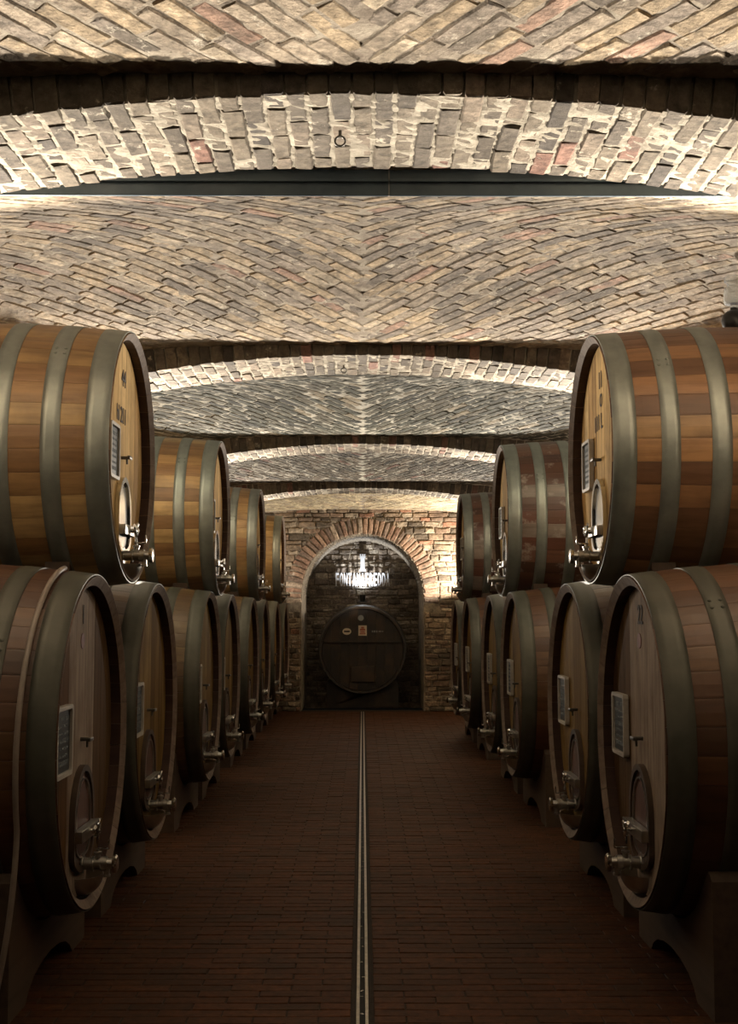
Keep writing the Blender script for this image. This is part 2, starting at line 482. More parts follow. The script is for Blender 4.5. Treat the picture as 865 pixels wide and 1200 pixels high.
R_ARCH = 8.7
def shade_drop(x): return -0.28 * max(0.0, abs(x) - 1.40) ** 2      # added unseen drop, shaped to throw shade into the cells' far corners
V_ARCH = brick_variants(14, M['arch_piece'], 0.238, 0.065, 0.24, 0.0035, 0.007, 6)
def make_arch(y, h, n_parts, seed):
    zc = EYE + h - R_ARCH
    amax = math.asin(WALL_X / R_ARCH)
    amp = 0.0045
    def fn(u, v):
        a = -amax + 2*amax*u; r = R_ARCH + 0.0015
        return (r*math.sin(a), y + 0.020 + (ARCH_W - 0.040)*v, zc + r*math.cos(a))
    # mortar bed: soffit skin, plus recessed front and back faces
    rnd = random.Random(seed)
    nx, ny = 190, 26
    V, F = [], []
    for j in range(ny+1):
        for i in range(nx+1):
            p = Vector(fn(i/nx, j/ny)); p.z += rnd.uniform(-amp, amp) + shade_drop(p.x); V.append(p)
    F = [(j*(nx+1)+i, j*(nx+1)+i+1, (j+1)*(nx+1)+i+1, (j+1)*(nx+1)+i) for j in range(ny) for i in range(nx)]
    for j in (0, ny):
        off = len(V)
        for i in range(nx+1):
            a = -amax + 2*amax*i/nx; r = R_ARCH + 0.55
            V.append((r*math.sin(a), V[j*(nx+1)+i][1], zc + r*math.cos(a)))
        for i in range(nx): F.append((j*(nx+1)+i, j*(nx+1)+i+1, off+i+1, off+i))
    root = link('trim', mesh_from('trim', V, F, M['pale_mortar'], False)); tag(root, kind='structure')
    items = []
    nb = int(2 * amax * R_ARCH / 0.073)
    for i in range(nb):
        a = -amax + (i + 0.5) * 2 * amax / nb
        if abs(R_ARCH * math.sin(a)) > 2.7: continue
        cuts = [(0, .235), (.235, .47), (.47, .70)] if i % 2 else [(0, .12), (.12, .355), (.355, .585), (.585, .70)]
        for c0, c1 in cuts:
            ln = c1 - c0 - 0.012
            rr = R_ARCH + rnd.uniform(-0.006, 0.002)
            p = Vector((rr*math.sin(a), y + (c0+c1)/2 + rnd.uniform(-0.004, 0.004), zc + rr*math.cos(a)))
            p.z += shade_drop(p.x)
            n = Vector((math.sin(a), 0, math.cos(a))); ax = Vector((0, 1, 0)); ay = n.cross(ax)
            m = Matrix((ax, ay, n)).transposed().to_4x4(); m.translation = p
            m = m @ Matrix.Rotation(rnd.uniform(-0.03, 0.03), 4, 'Z') @ Matrix.Diagonal((ln / 0.235, rnd.uniform(0.9, 1.06), 1, 1))
            items.append((m, pick(rnd, PAL_ARCH)))
    place_bricks(root, items, V_ARCH, V_ARCH, M['arch_mass'], n_parts, in_view, seed=seed)
    return root
for k, n in ((1, 230), (2, 230), (3, 200), (4, 120)):
    make_arch(ARCH_Y[k], ARCH_H[k], n, 30 + k).name = 'trim_%d' % k
make_arch(ARCH_Y[0], ARCH_H[0], 0, 30).name = 'trim_5'

# iron ring hooks in the crown of the first two soffits
for (x, y, h, lab) in ((-0.08, 4.33, ARCH_H[1], 'small rusty ring hook hanging in the crown of the nearest arch'),
                       (-0.13, 8.55, ARCH_H[2], 'tiny rusty ring hook under the second brick arch')):
    bm = bmesh.new(); add_cyl(bm, (0, 0, 0.05), (0, 0, -0.012), 0.006, 0.006, 8)
    shank = bm_mesh('shank', bm, M['dark_iron'], 40)
    ring = tube_mesh('ring', [(0.018*math.cos(t*PI/8), 0, -0.026 + 0.018*math.sin(t*PI/8)) for t in range(17)], 0.004, M['dark_iron'], 6)
    o = link('ring_hook', shank, None, (x, y, EYE + h - 0.012)); link('ring', ring, o)
    tag(o, lab, 'hook')

# painted steel channel behind the nearest arch: two lengths butted at a visible seam
bm = bmesh.new()
yb = ARCH_Y[1] + ARCH_W + 0.24
for x0, x1 in ((-WALL_X, 0.103), (0.107, WALL_X)):
    xm, w = (x0+x1)/2, x1-x0
    add_box(bm, (xm, yb, EYE + 1.725), (w, 0.010, 0.11), bevel=0.003)
    add_box(bm, (xm, yb + 0.045, EYE + 1.780), (w, 0.10, 0.008), bevel=0.002)
    add_box(bm, (xm, yb - 0.014, EYE + 1.729), (w, 0.016, 0.012), bevel=0.003)
o = link('steel_beam', bm_mesh('steel_beam', bm, M['beam']))
tag(o, 'long blue-grey steel channel spanning the vault behind the nearest brick arch', 'beam')
bm = bmesh.new(); add_box(bm, (0.105, yb - 0.0045, EYE + 1.725), (0.006, 0.006, 0.11))
link('joint_strip', bm_mesh('joint_strip', bm, M['chalk']), o)

# ------------------------------------------------------------------ side walls, floor, drain
for nm, s in (('wall_left', -1), ('wall_right', 1)):
    bm = bmesh.new(); add_box(bm, (s * (WALL_X + 0.1), 10.5, 1.7), (0.2, 22.0, 3.7))
    o = link(nm, bm_mesh(nm, bm, M['side_plaster'])); tag(o, kind='structure')
    for ay in ARCH_Y[1:]:
        bm = bmesh.new(); add_box(bm, (s * (WALL_X - 0.12), ay + ARCH_W/2, 1.35), (0.24, ARCH_W, 2.7), bevel=0.01)
        link('pier', bm_mesh('pier', bm, M['side_plaster']), o)

floor = mortar_grid('floor', 4, 40, lambda u, v: (-WALL_X + 2*WALL_X*u, -0.5 + 22*v, -0.004), M['floor_mortar'], None, 0.0, 3)
tag(floor, kind='structure')
PAL_FLOOR = [(5, (0.066, 0.024, 0.009)), (4, (0.058, 0.022, 0.0085)), (2, (0.073, 0.028, 0.0105)), (2, (0.050, 0.020, 0.008))]
V_FLOOR = brick_variants(10, M['floor_piece'], 0.25, 0.080, 0.03, 0.0012, 0.0025, 8)
rnd = random.Random(77)
items = []
flip = Matrix.Rotation(PI, 4, 'X')
row = 0; y = 3.0
while y < WALL_Y - 0.03:
    for side in (-1, 1):
        x = 0.045; first = True
        while x < 1.95:
            ln = 0.13 if (first and row % 2) else 0.26; first = False
            m = Matrix.Translation((side * (x + ln/2), y, rnd.uniform(-0.0015, 0.0015))) @ Matrix.Rotation(rnd.uniform(-0.008, 0.008), 4, 'Z') @ Matrix.Rotation(rnd.uniform(-0.008, 0.008), 4, 'Y') @ flip
            m = m @ Matrix.Diagonal(((ln - 0.006) / 0.25, 1, 1, 1))
            items.append((m, pick(rnd, PAL_FLOOR))); x += ln
    y += 0.086; row += 1
place_bricks(floor, items, V_FLOOR, V_FLOOR, M['floor_mass'], 300, in_view, seed=4)

root = link('floor_drain', None, None, (0, 12, 0))
tag(root, 'narrow steel slot drain running down the middle of the brick floor', 'drain')
for s in (-1, 1):
    bm = bmesh.new(); add_box(bm, (s * 0.018, 0, 0.0005), (0.014, 18.0, 0.011), bevel=0.0015)
    link('rail', bm_mesh('rail', bm, M['rail']), root)
bm = bmesh.new(); add_box(bm, (0, 0, -0.0005), (0.028, 18.0, 0.003))
link('channel', bm_mesh('channel', bm, M['slot']), root)
bm = bmesh.new()
for k in range(46):
    add_box(bm, (rnd.uniform(-0.007, 0.007), -7.4 + k * 0.2 + rnd.uniform(-.08, .08), 0.002), (rnd.uniform(.004, .010), rnd.uniform(.008, .02), 0.003), Matrix.Rotation(rnd.uniform(0, 3), 4, 'Z'))
o = link('grit', bm_mesh('grit', bm, M['steel']), root); o['kind'] = 'stuff'

# ------------------------------------------------------------------ the far wall with its niche
NW, NSPR, NTOP = 1.02, 1.92, 2.94       # half width, springing height, crown of the niche opening
NBACK = 23.2
NCX = 0.0
def niche_half(z):
    if z < NSPR: return NW
    if z > NTOP: return 0
    t = (z - NSPR) / (NTOP - NSPR)
    return NW * math.sqrt(max(0, 1 - t*t))
arc = [(NCX - NW, 0.0)] + [(NCX - NW*math.cos(t*PI/28), NSPR + (NTOP-NSPR)*math.sin(t*PI/28)) for t in range(29)] + [(NCX + NW, 0.0)]
bm = bmesh.new()
top = 3.9
outer = []
for x, z in arc:     # matching outer loop for simple quads
    d = Vector((x - NCX, max(z, 0) - NSPR)); 
    if z < NSPR + 1e-6: outer.append((math.copysign(WALL_X, x - NCX), z))
    else:
        k = min(WALL_X / max(abs(d.x), 1e-6), (top - NSPR) / max(d.y, 1e-6)); outer.append((NCX + d.x*k, NSPR + d.y*k))
va = [bm.verts.new((x, WALL_Y, z)) for x, z in arc]; vo = [bm.verts.new((x, WALL_Y, z)) for x, z in outer]
vb = [bm.verts.new((x, NBACK, z)) for x, z in arc]
for i in range(len(arc)-1):
    bm.faces.new((va[i], va[i+1], vo[i+1], vo[i])); bm.faces.new((va[i], vb[i], vb[i+1], va[i+1]))
bmesh.ops.subdivide_edges(bm, edges=bm.edges, cuts=6, use_grid_fill=True)
for v in bm.verts:
    if v.co.z > 0.02:
        v.co.x += rnd.uniform(-.008, .008); v.co.z += rnd.uniform(-.008, .008)
        if v.co.y < WALL_Y + .01: v.co.y += rnd.uniform(-.01, .01)
wall = link('wall_back', bm_mesh('wall_back', bm, M['wall_mortar'])); tag(wall, kind='structure')
bm = bmesh.new(); add_box(bm, (0, NBACK + 0.1, 1.6), (2.6, 0.2, 3.4))
nwall = link('wall_niche', bm_mesh('wall_niche', bm, M['wall_mortar'])); tag(nwall, kind='structure')

PAL_STONE = [(4, (0.30, 0.22, 0.15)), (3, (0.24, 0.165, 0.115)), (3, (0.40, 0.32, 0.23)), (3, (0.14, 0.11, 0.08)), (.5, (0.32, 0.17, 0.11))]
V_STONE = brick_variants(14, M['wall_piece'], 0.25, 0.08, 0.10, 0.010, 0.014, 9)
face_cam = Matrix.Rotation(-PI/2, 4, 'X')      # local -Z (the visible face) turned to -Y
def wall_rows(parent, x0, x1, z0, z1, yw, keep, n_parts, seed, pal, hmin=.055, hmax=.12, depth=(.0, .03)):
    r = random.Random(seed); items = []; z = z0
    while z < z1:
        h = r.uniform(hmin, hmax); x = x0 - r.uniform(0, .2)
        while x < x1:
            ln = r.uniform(.12, .34)
            xa, xb = keep(x, z, x + ln, z + h); ln0 = ln; x_next = x + ln0
            if xb - xa > .05:
                x = xa; ln = xb - xa
                m = Matrix.Translation((x + ln/2, yw - r.uniform(*depth), z + h/2)) @ Matrix.Rotation(r.uniform(-.05, .05), 4, 'Y') @ Matrix.Rotation(PI/2, 4, 'X')
                m = m @ Matrix.Diagonal(((ln-.014)/.25, (h-.012)/.08, 1, 1))
                m = m @ Matrix.Rotation(PI, 4, 'X')
                items.append((m, pick(r, pal)))
            x = x_next
        z += h
    place_bricks(parent, items, V_STONE, V_STONE, M['wall_mass'], n_parts, in_view, 'stone', 'stone_mass', seed)
RING = 0.27
def outer_half(z):
    if z < NSPR - .25: return NW + .012
    if z < NSPR: return NW + RING
    t = (z - NSPR) / (NTOP + RING - NSPR)
    return (NW + RING) * math.sqrt(max(0, 1 - t*t))
def keep_front(xa, za, xb, zb):
    b = outer_half((za + zb) / 2)
    if b <= 0: return xa, xb
    if (xa + xb) / 2 < 0: return xa, min(xb, -b)
    return max(xa, b), xb
def keep_niche(xa, za, xb, zb):
    b = niche_half((za + zb) / 2) + .04
    return max(xa, -b), min(xb, b)
wall_rows(wall, -2.6, 2.6, 0, 3.45, WALL_Y - .01, keep_front, 280, 51, PAL_STONE)
wall_rows(nwall, -1.1, 1.1, 0, 2.95, NBACK - .005, keep_niche, 200, 52,
          [(4, (0.30, 0.24, 0.18)), (3, (0.20, 0.16, 0.125)), (2, (0.42, 0.36, 0.28))])
# ring of narrow bricks on edge round the niche
PAL_RING = [(4, (0.34, 0.22, 0.15)), (3, (0.27, 0.165, 0.115)), (2, (0.44, 0.34, 0.25)), (2, (0.20, 0.14, 0.105))]
nv = 44
for i in range(nv):
    t = -0.12 + (PI + 0.24) * (i + .5) / nv
    x, z = NCX - (NW + RING/2 + .005)*math.cos(t), NSPR + (NTOP - NSPR + RING/2 + .005)*math.sin(t)
    m = Matrix.Translation((x, WALL_Y - rnd.uniform(.015, .03), z)) @ Matrix.Rotation(t if True else 0, 4, 'Y') @ Matrix.Rotation(-PI/2, 4, 'X')
    m = m @ Matrix.Diagonal((RING/.25*.96, .85, 1, 1)) @ Matrix.Rotation(0, 4, 'X')
    m = Matrix.Translation(m.translation) @ Matrix.Rotation(t - PI, 4, 'Y') @ Matrix.Rotation(-PI/2, 4, 'X') @ Matrix.Diagonal((RING/.25*.96, .85, 1, 1))
    o = link('voussoir', rnd.choice(V_STONE), wall); o.matrix_local = m; o.color = (*pick(rnd, PAL_RING), 1)

# ------------------------------------------------------------------ casks
HONEY = [(4, (0.40, 0.25, 0.105)), (4, (0.34, 0.20, 0.085)), (2, (0.48, 0.32, 0.14)), (2, (0.27, 0.15, 0.065))]
AMBER = [(4, (0.38, 0.205, 0.09)), (3, (0.29, 0.15, 0.07)), (4, (0.19, 0.095, 0.05)), (1, (0.46, 0.28, 0.13))]
WINE = [(4, (0.16, 0.065, 0.045)), (3, (0.12, 0.055, 0.04)), (2, (0.21, 0.10, 0.065)), (2, (0.30, 0.24, 0.20))]
RUST = [(4, (0.36, 0.16, 0.075)), (3, (0.28, 0.12, 0.06)), (2, (0.22, 0.095, 0.05)), (1, (0.44, 0.22, 0.10))]
HEAD_L = [(4, (0.54, 0.37, 0.165)), (3, (0.62, 0.44, 0.21)), (2, (0.45, 0.29, 0.125))]
HEAD_D = [(4, (0.30, 0.155, 0.065)), (3, (0.34, 0.21, 0.11)), (2, (0.20, 0.11, 0.055))]
HEAD_O = [(4, (0.60, 0.38, 0.13)), (3, (0.68, 0.45, 0.17)), (2, (0.46, 0.28, 0.09))]
PALE = (0.62, 0.50, 0.40)

SPEC = {'upper': dict(rc=0.655, rb=0.70, L=1.55, N=38, th=0.046),
        'lower': dict(rc=0.738, rb=0.800, L=1.65, N=42, th=0.052)}
def rad(S, x):
    u = (x - S['L']/2) / (S['L']/2); return S['rc'] + (S['rb'] - S['rc']) * (1 - u*u)
_cache = {}
def cached(key, fn):
    if key not in _cache: _cache[key] = fn()
    return _cache[key]

def stave_mesh(kind, mat):
    S = SPEC[kind]; nseg = 10; da = PI / S['N'] - 0.0011
    V, F = [], []
    for i in range(nseg+1):
        x = S['L'] * i / nseg; r = rad(S, x); ri = r - S['th']
        ch = 0.006 if i in (0, nseg) else 0
        for a, rr in ((-da, r-ch-.0008), (-da*.85, r-ch), (0, r-ch+.0006), (da*.85, r-ch), (da, r-ch-.0008), (da, ri+ch), (0, ri+ch), (-da, ri+ch)):
            bev = (0.022 if i == 0 else -0.022 if i == nseg else 0) if rr < r - .02 else 0
            V.append((x + bev, rr*math.sin(a), rr*math.cos(a)))
    n = 8
    for i in range(nseg):
        for k in range(n): F.append((i*n+k, i*n+(k+1) % n, (i+1)*n+(k+1) % n, (i+1)*n+k))
    F.append(tuple(range(n))[::-1]); F.append(tuple(nseg*n+k for k in range(n)))
    me = mesh_from('stave', V, F, mat)
    me.materials.append(M['chime_end']); me.materials.append(M['inner_wood'])
    for p in me.polygons:
        if p.index >= nseg*n: p.material_index = 1
        elif p.index % n in (5, 6): p.material_index = 2
    return me

def hoop_mesh(kind, x0, x1):
    S = SPEC[kind]; seg = 96; prof = []
    t = 0.004
    for u in (0, .33, .66, 1): x = x0 + (x1-x0)*u; prof.append((x, rad(S, x) + t))
    for u in (1, 0): x = x0 + (x1-x0)*u; prof.append((x, rad(S, x) - .001))
    V, F = [], []
    n = len(prof)
    for k in range(seg):
        a = 2*PI*k/seg
        for x, r in prof: V.append((x, r*math.sin(a), r*math.cos(a)))
    for k in range(seg):
        for i in range(n): F.append((k*n+i, k*n+(i+1) % n, ((k+1) % seg)*n+(i+1) % n, ((k+1) % seg)*n+i))
    me = mesh_from('hoop', V, F, M['hoop' if kind == 'upper' else 'hoop_shaded'])
    me.polygons.foreach_set('use_smooth', [(j % n) < 3 for j in range(len(me.polygons))])
    return me

def rivet_mesh(kind):
    bm = bmesh.new(); add_lathe(bm, (0, 0, 0), (0, 0, 1), [(-.002, .009), (.003, .008), (.006, .003)], 10)
    return bm_mesh('rivet', bm, M['hoop' if kind == 'upper' else 'hoop_shaded'], 30)

HX = 0.070
BOARD_EDGES = [-1, -.80, -.60, -.38, -.17, .17, .36, .57, .79, 1]
def board_mesh(kind, i):
    S = SPEC[kind]; R = S['rc'] - S['th'] + 0.004; g = .0012
    y0, y1 = BOARD_EDGES[i]*R + g, BOARD_EDGES[i+1]*R - g
    ys = [y0 + (y1-y0)*k/6 for k in range(7)]
    z = lambda y: math.sqrt(max(0, R*R - y*y))
    ol = [(y, z(y)) for y in ys] + [(y, -z(y)) for y in reversed(ys)]
    ded = []
    for p in ol:
        if not ded or (Vector(p) - Vector(ded[-1])).length > 1e-4: ded.append(p)
    if (Vector(ded[0]) - Vector(ded[-1])).length < 1e-4: ded.pop()
    return prism('head_board', ded, HX, HX + .037, M['board'], 0.0015)

def arch_outline(w, z0, z1, n=14):
    """upright arch shape, half width w, from z0 up to z1"""
    zs = z1 - w * 1.15
    pts = [(-w, z0 + w*.5)] + [(-w*math.cos(PI*t/n), zs + (z1-zs)*math.sin(PI*t/n)) for t in range(n+1)] + [(w, z0 + w*.5)]
    pts += [(w*math.cos(PI*t/n), z0 + w*.5 - w*.5*math.sin(PI*t/n)) for t in range(1, n)]
    ded = []
    for p in pts:
        if not ded or (Vector(p) - Vector(ded[-1])).length > 1e-4: ded.append(p)
    return ded

def ring_from_outline(name, ol, inset, x0, x1, mat):
    c = Vector((sum(p[0] for p in ol)/len(ol), sum(p[1] for p in ol)/len(ol)))
    inner = []
    for p in ol:
        d = Vector(p) - c; inner.append(c + d * (1 - inset / d.length))
    bm = bmesh.new(); n = len(ol)
    L = [[bm.verts.new((x, q[0], q[1])) for q in pts] for x, pts in ((x1, ol), (x0, ol), (x0, inner), (x1, inner))]
    for a, b in zip(L, L[1:]):
        for i in range(n): bm.faces.new((a[i], a[(i+1) % n], b[(i+1) % n], b[i]))
    return bm_mesh(name, bm, mat, 35)

def tap_parts(kind):
    """tap: flange, body, bonnet, lever, end cap. origin on the head face, pointing to -x"""
    bm = bmesh.new()
    add_lathe(bm, (0, 0, 0), (-1, 0, 0), [(0, .044), (.012, .044), (.014, .027), (.06, .025), (.062, .034), (.072, .034), (.075, .026),
              (.115, .026), (.118, .033), (.150, .033), (.153, .024), (.185, .022)], 22)
    add_lathe(bm, (-.095, 0, 0), (0, 0, 1), [(0, .018), (.040, .018), (.043, .024), (.052, .024), (.055, .008), (.068, .007)], 16)
    add_lathe(bm, (-.150, 0, 0), (0, 0, -1), [(0, .017), (.045, .017), (.047, .021), (.056, .021), (.057, .014), (.030, .013)], 16)
    return bm_mesh('tap', bm, M['brushed'], 35)
def tap_cap():
    bm = bmesh.new()
    add_lathe(bm, (-.183, 0, 0), (-1, 0, 0), [(0, .030), (.004, .040), (.020, .041), (.028, .034), (.031, .0)], 22)
    return bm_mesh('end_cap', bm, M['steel'], 35)
def tap_lever():
    bm = bmesh.new()
    add_box(bm, (-.120, .0, .066), (.085, .018, .007), bevel=.002)
    add_box(bm, (-.160, .0, .085), (.008, .018, .044), bevel=.002)
    return bm_mesh('lever', bm, M['steel'], 35)
def crossbar_mesh():
    bm = bmesh.new()
    add_box(bm, (-.075, 0, 0), (.010, .40, .052), bevel=.003)
    add_box(bm, (-.045, 0, .022), (.062, .36, .008), bevel=.002)
    for s in (-1, 1): add_box(bm, (-.038, s*.19, 0), (.080, .010, .050), bevel=.002)
    return bm_mesh('crossbar', bm, M['brushed'], 35)
def handwheel_mesh():
    bm = bmesh.new()
    add_cyl(bm, (.0, 0, 0), (-.115, 0, 0), .012, .012, 14)
    add_lathe(bm, (-.085, 0, 0), (-1, 0, 0), [(0, .020), (.004, .032), (.018, .034), (.024, .028), (.028, .012), (.034, .012)], 18)
    for k in range(3):
        a = k*2*PI/3 + .4; d = Vector((0, math.cos(a), math.sin(a)))
        add_cyl(bm, Vector((-.095, 0, 0)) + d*.02, Vector((-.098, 0, 0)) + d*.062, .008, .010, 10)
    return bm_mesh('handwheel', bm, M['steel'], 35)
def drip_cup_mesh(r):
    """half bowl open upwards and towards the head"""
    bm = bmesh.new(); nu, nw = 14, 8; g = []
    for i in range(nu+1):
        a = PI * i / nu
        row = []
        for j in range(nw+1):
            b = PI/2 * j / nw
            row.append(bm.verts.new((-.04 - r*.95*math.sin(a)*math.cos(b)*.9, r*math.cos(a)*math.cos(b), -r*.80*math.sin(b))))
        g.append(row)
    for i in range(nu):
        for j in range(nw):
            try: bm.faces.new((g[i][j], g[i+1][j], g[i+1][j+1], g[i][j+1]))
            except ValueError: pass
    bmesh.ops.remove_doubles(bm, verts=bm.verts, dist=1e-4)
    bmesh.ops.solidify(bm, geom=bm.faces[:], thickness=.003)
    return bm_mesh('drip_cup', bm, M['brushed'], 50)
def plaque_mesh():
    bm = bmesh.new(); add_box(bm, (0, 0, 0), (.012, .245, .255)); return bm_mesh('plaque', bm, M['slate'])
def plaque_frame():
    ol = []
    w, h, c = .142, .148, .022
    for cx, cy, a0 in ((w-c, h-c, 0), (-w+c, h-c, PI/2), (-w+c, -h+c, PI), (w-c, -h+c, 1.5*PI)):
        for k in range(5): a = a0 + PI/2*k/4; ol.append((cx + c*math.cos(a), cy + c*math.sin(a)))
    return ring_from_outline('plaque_frame', ol, .022, -.018, .008, M['frame'])
def plaque_lines():
    bm = bmesh.new(); r = random.Random(3)
    for k in range(7):
        z = .095 - k*.031; y = -.095
        while y < .085:
            w = r.uniform(.012, .05); add_box(bm, (-.0065, y + w/2, z), (.002, w, .011 if k % 3 else .018)); y += w + .01
    return bm_mesh('chalk_writing', bm, M['faint'])

def make_cask(kind, side, y, zc, body, headpal, label, group, mat='stave', numbers=(), seal=None, pale_centre=False, seed=0, tone=1.0):
    S = SPEC[kind]; r = random.Random(seed)
    root = link('wine_cask', None, None, (side * 1.2, y, zc - S['rb']))
    if side < 0: root.rotation_euler = (0, 0, PI)
    tag(root, label, 'cask', group)
    up = Vector((0, 0, S['rb']))
    sm = cached((kind, mat), lambda: stave_mesh(kind, M[mat]))
    a0 = r.uniform(0, .1)
    for i in range(S['N']):
        a = a0 + 2*PI*i/S['N']
        o = link('stave', sm, root, up); o.rotation_euler = (-a, 0, 0)
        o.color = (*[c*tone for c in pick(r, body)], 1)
    L = S['L']
    for h0, h1 in ((.006, .118), (.235, .325), (.475, .57), (L-.57, L-.475), (L-.325, L-.235), (L-.118, L-.006)):
        ho = link('hoop', cached((kind, 'hoop', h0), lambda: hoop_mesh(kind, h0, h1)), root, up)
        ho.rotation_euler = (r.uniform(0, 6), 0, 0)
    ra = r.uniform(.7, 1.3) * (1 if side < 0 else -1)
    for da in (0, 0.06):
        for x in (.2575, .3025):
            rv = link('rivet', cached((kind, 'rivet'), lambda: rivet_mesh(kind)), root)
            d = Vector((0, math.sin(ra+da), math.cos(ra+da)))
            rv.location = up + Vector((x, 0, 0)) + d * (rad(S, x) + .0045); rv.rotation_euler = (-(ra+da), 0, 0)
    for i in range(9):
        b = link('head_board', cached((kind, 'board', i), lambda: board_mesh(kind, i)), root, up)
        pale = pale_centre and i in ((3, 4, 5) if side < 0 else (2, 3, 4, 5))
        c = PALE if pale else pick(r, headpal)
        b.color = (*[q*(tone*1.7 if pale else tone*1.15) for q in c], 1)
    # far head
    def far():
        bm = bmesh.new(); add_cyl(bm, (L-.12, 0, 0), (L-.09, 0, 0), S['rc'] - S['th'] + .003, None, 48); return bm_mesh('back_head', bm, M['end_grain'])
    link('back_head', cached((kind, 'far'), far), root, up)
    hx = HX
    # manhole door low on the head
    if kind == 'lower': z0, z1, w = -.56, -.135, .18
    else: z0, z1, w = -.49, -.125, .145
    def door():
        ol = arch_outline(w, z0, z1)
        return prism('manhole_door', ol, hx - .012, hx + .01, M['door_wood'] if kind == 'lower' else M['steel'], .004)
    d = link('manhole_door', cached((kind, 'door'), door), root, up)
    link('door_rim', cached((kind, 'rim'), lambda: ring_from_outline('door_rim', arch_outline(w + .022, z0 - .02, z1 + .022), .028, hx - .026, hx + .005,
         M['cradle'] if kind == 'lower' else M['steel'])), d)
    if kind == 'lower':
        link('gasket', cached((kind, 'gasket'), lambda: ring_from_outline('gasket', arch_outline(w - .03, z0 + .04, z1 - .035), .008, hx - .022, hx - .010, M['brushed'])), d)
    cz = z0 + (.155 if kind == 'lower' else .105)
    link('crossbar', cached('crossbar', crossbar_mesh), d, (hx - .01, 0, cz)).scale = (.6, 1 if kind == 'lower' else .8, 1)
    link('handwheel', cached('handwheel', handwheel_mesh), d, (hx - .02, 0, cz)).scale = (.65, 1, 1)
    # tap with end cap, lever and drip cup
    tz = -.55 if kind == 'lower' else -.515
    t = link('tap', cached('tap', lambda: tap_parts(kind)), root, up + Vector((hx - .014, 0, tz))); t.scale = (.76, 1, 1)
    link('end_cap', cached('cap', tap_cap), t); link('lever', cached('lever', tap_lever), t)
    link('drip_cup', cached('cup', lambda: drip_cup_mesh(.115)), root, up + Vector((hx + .03, 0, tz - .045)))
    # small T pin in the centre
    def pin():
        bm = bmesh.new(); add_cyl(bm, (hx+.005, 0, 0), (hx-.045, 0, 0), .009, .009, 10)
        add_box(bm, (hx-.045, 0, 0), (.014, .075, .016), bevel=.003); add_cyl(bm, (hx-.03, 0, 0), (hx-.03, 0, -.035), .006, .005, 8)
        return bm_mesh('sampling_pin', bm, M['dark_iron'], 35)
    link('sampling_pin', cached('pin', pin), root, up)
    p = link('plaque', cached('plaque', plaque_mesh), root, up + Vector((hx - .012, .42 if kind == 'lower' else .30, .03 if kind == 'lower' else .0)))
    if kind == 'upper': p.scale = (1, .8, .95)
    link('plaque_frame', cached('pframe', plaque_frame), p); link('chalk_writing', cached('plines', plaque_lines), p)
    for body_t, sz, yy, zz in numbers:
        # reads from the aisle: text plane facing -x, up = z
        text_obj('painted_number', body_t, sz, M['ink'], root, up + Vector((hx - .0035, yy, zz)), (PI/2, 0, -PI/2), .001, .85, .0006)
    if seal:
        bm = bmesh.new(); add_cyl(bm, (hx, seal[0], seal[1]), (hx - .003, seal[0], seal[1]), .036, .036, 24)
        link('red_seal', bm_mesh('red_seal', bm, M['seal']), root, up)
    return root

ZL, ZU = EYE - .560, EYE + .822
UG_L, UG_R = 'casks of the upper row on the left', 'casks of the upper row on the right'
LG_L, LG_R = 'casks of the lower row on the left', 'casks of the lower row on the right'
LEFT_LOW = [5.76, 7.52, 10.12, 11.76, 14.08, 15.86, 18.05, 20.1]
RIGHT_LOW = [5.78, 7.52, 10.36, 12.12, 14.75, 16.6]
LEFT_UP = [6.61, 10.80, 15.0, 19.1]
RIGHT_UP = [6.68, 11.05, 15.6]
ll = ['nearest lower left cask, big dark brown, with a pale hose down its side',
      'second cask in the lower left row, yellowish head, beside the hosed one',
      'third cask in the lower left row, just past the first pier',
      'fourth cask in the lower left row, behind a pair of taps',
      'fifth cask in the lower left row, dim brown oak',
      'sixth cask in the lower left row, dim brown oak',
      'seventh cask in the lower left row, second from the far wall',
      'farthest cask in the lower left row, next to the stone wall']
lr = ['nearest lower right cask, rust brown oak marked 22 with a red seal',
      'second cask in the lower right row, yellow head with slate plaque',
      'third cask in the lower right row, narrow head with slate plaque',
      'fourth cask in the lower right row, dark grey-brown oak',
      'fifth cask in the lower right row, dark grey-brown oak, one before the last',
      'farthest cask in the lower right row, next to the dark wall corner']
for i, y in enumerate(LEFT_LOW):
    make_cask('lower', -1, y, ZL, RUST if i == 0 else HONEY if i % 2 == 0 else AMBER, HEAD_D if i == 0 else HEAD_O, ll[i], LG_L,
              numbers=(('1', .125, 0, .555),) if i == 0 else (), seal=(0, .44) if i == 0 else None, pale_centre=(i == 0), seed=100+i, tone=.27)  # low tone paints the lower row's shade into its wood colours
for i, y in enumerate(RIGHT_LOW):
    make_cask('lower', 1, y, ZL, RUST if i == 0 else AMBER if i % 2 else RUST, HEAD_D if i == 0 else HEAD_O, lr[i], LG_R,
              numbers=(('22', .125, .0, .555),) if i == 0 else (), seal=(.03, .44) if i == 0 else None, pale_centre=(i == 0), seed=200+i, tone=.27)  # wood darkened here too, standing for the shade below the upper casks
ul = ['nearest upper left cask, honey oak with grey hoops, marked 44',
      'second cask in the upper left row, honey oak with grey hoops',
      'third cask in the upper left row, honey oak, small in the distance',
      'farthest cask in the upper left row, beside the stone wall']
ur = ['nearest upper right cask, amber oak with a white-framed plaque',
      'second cask in the upper right row, dark wine-red oak with whitish patches',
      'farthest cask in the upper right row, dark against the bright wall']
for i, y in enumerate(LEFT_UP):
    make_cask('upper', -1, y, ZU, HONEY, HEAD_L, ul[i], UG_L, seed=300+i,
              numbers=(('44', .13, -.02, .42), ('hl 211', .12, .03, .22)) if i == 0 else ())
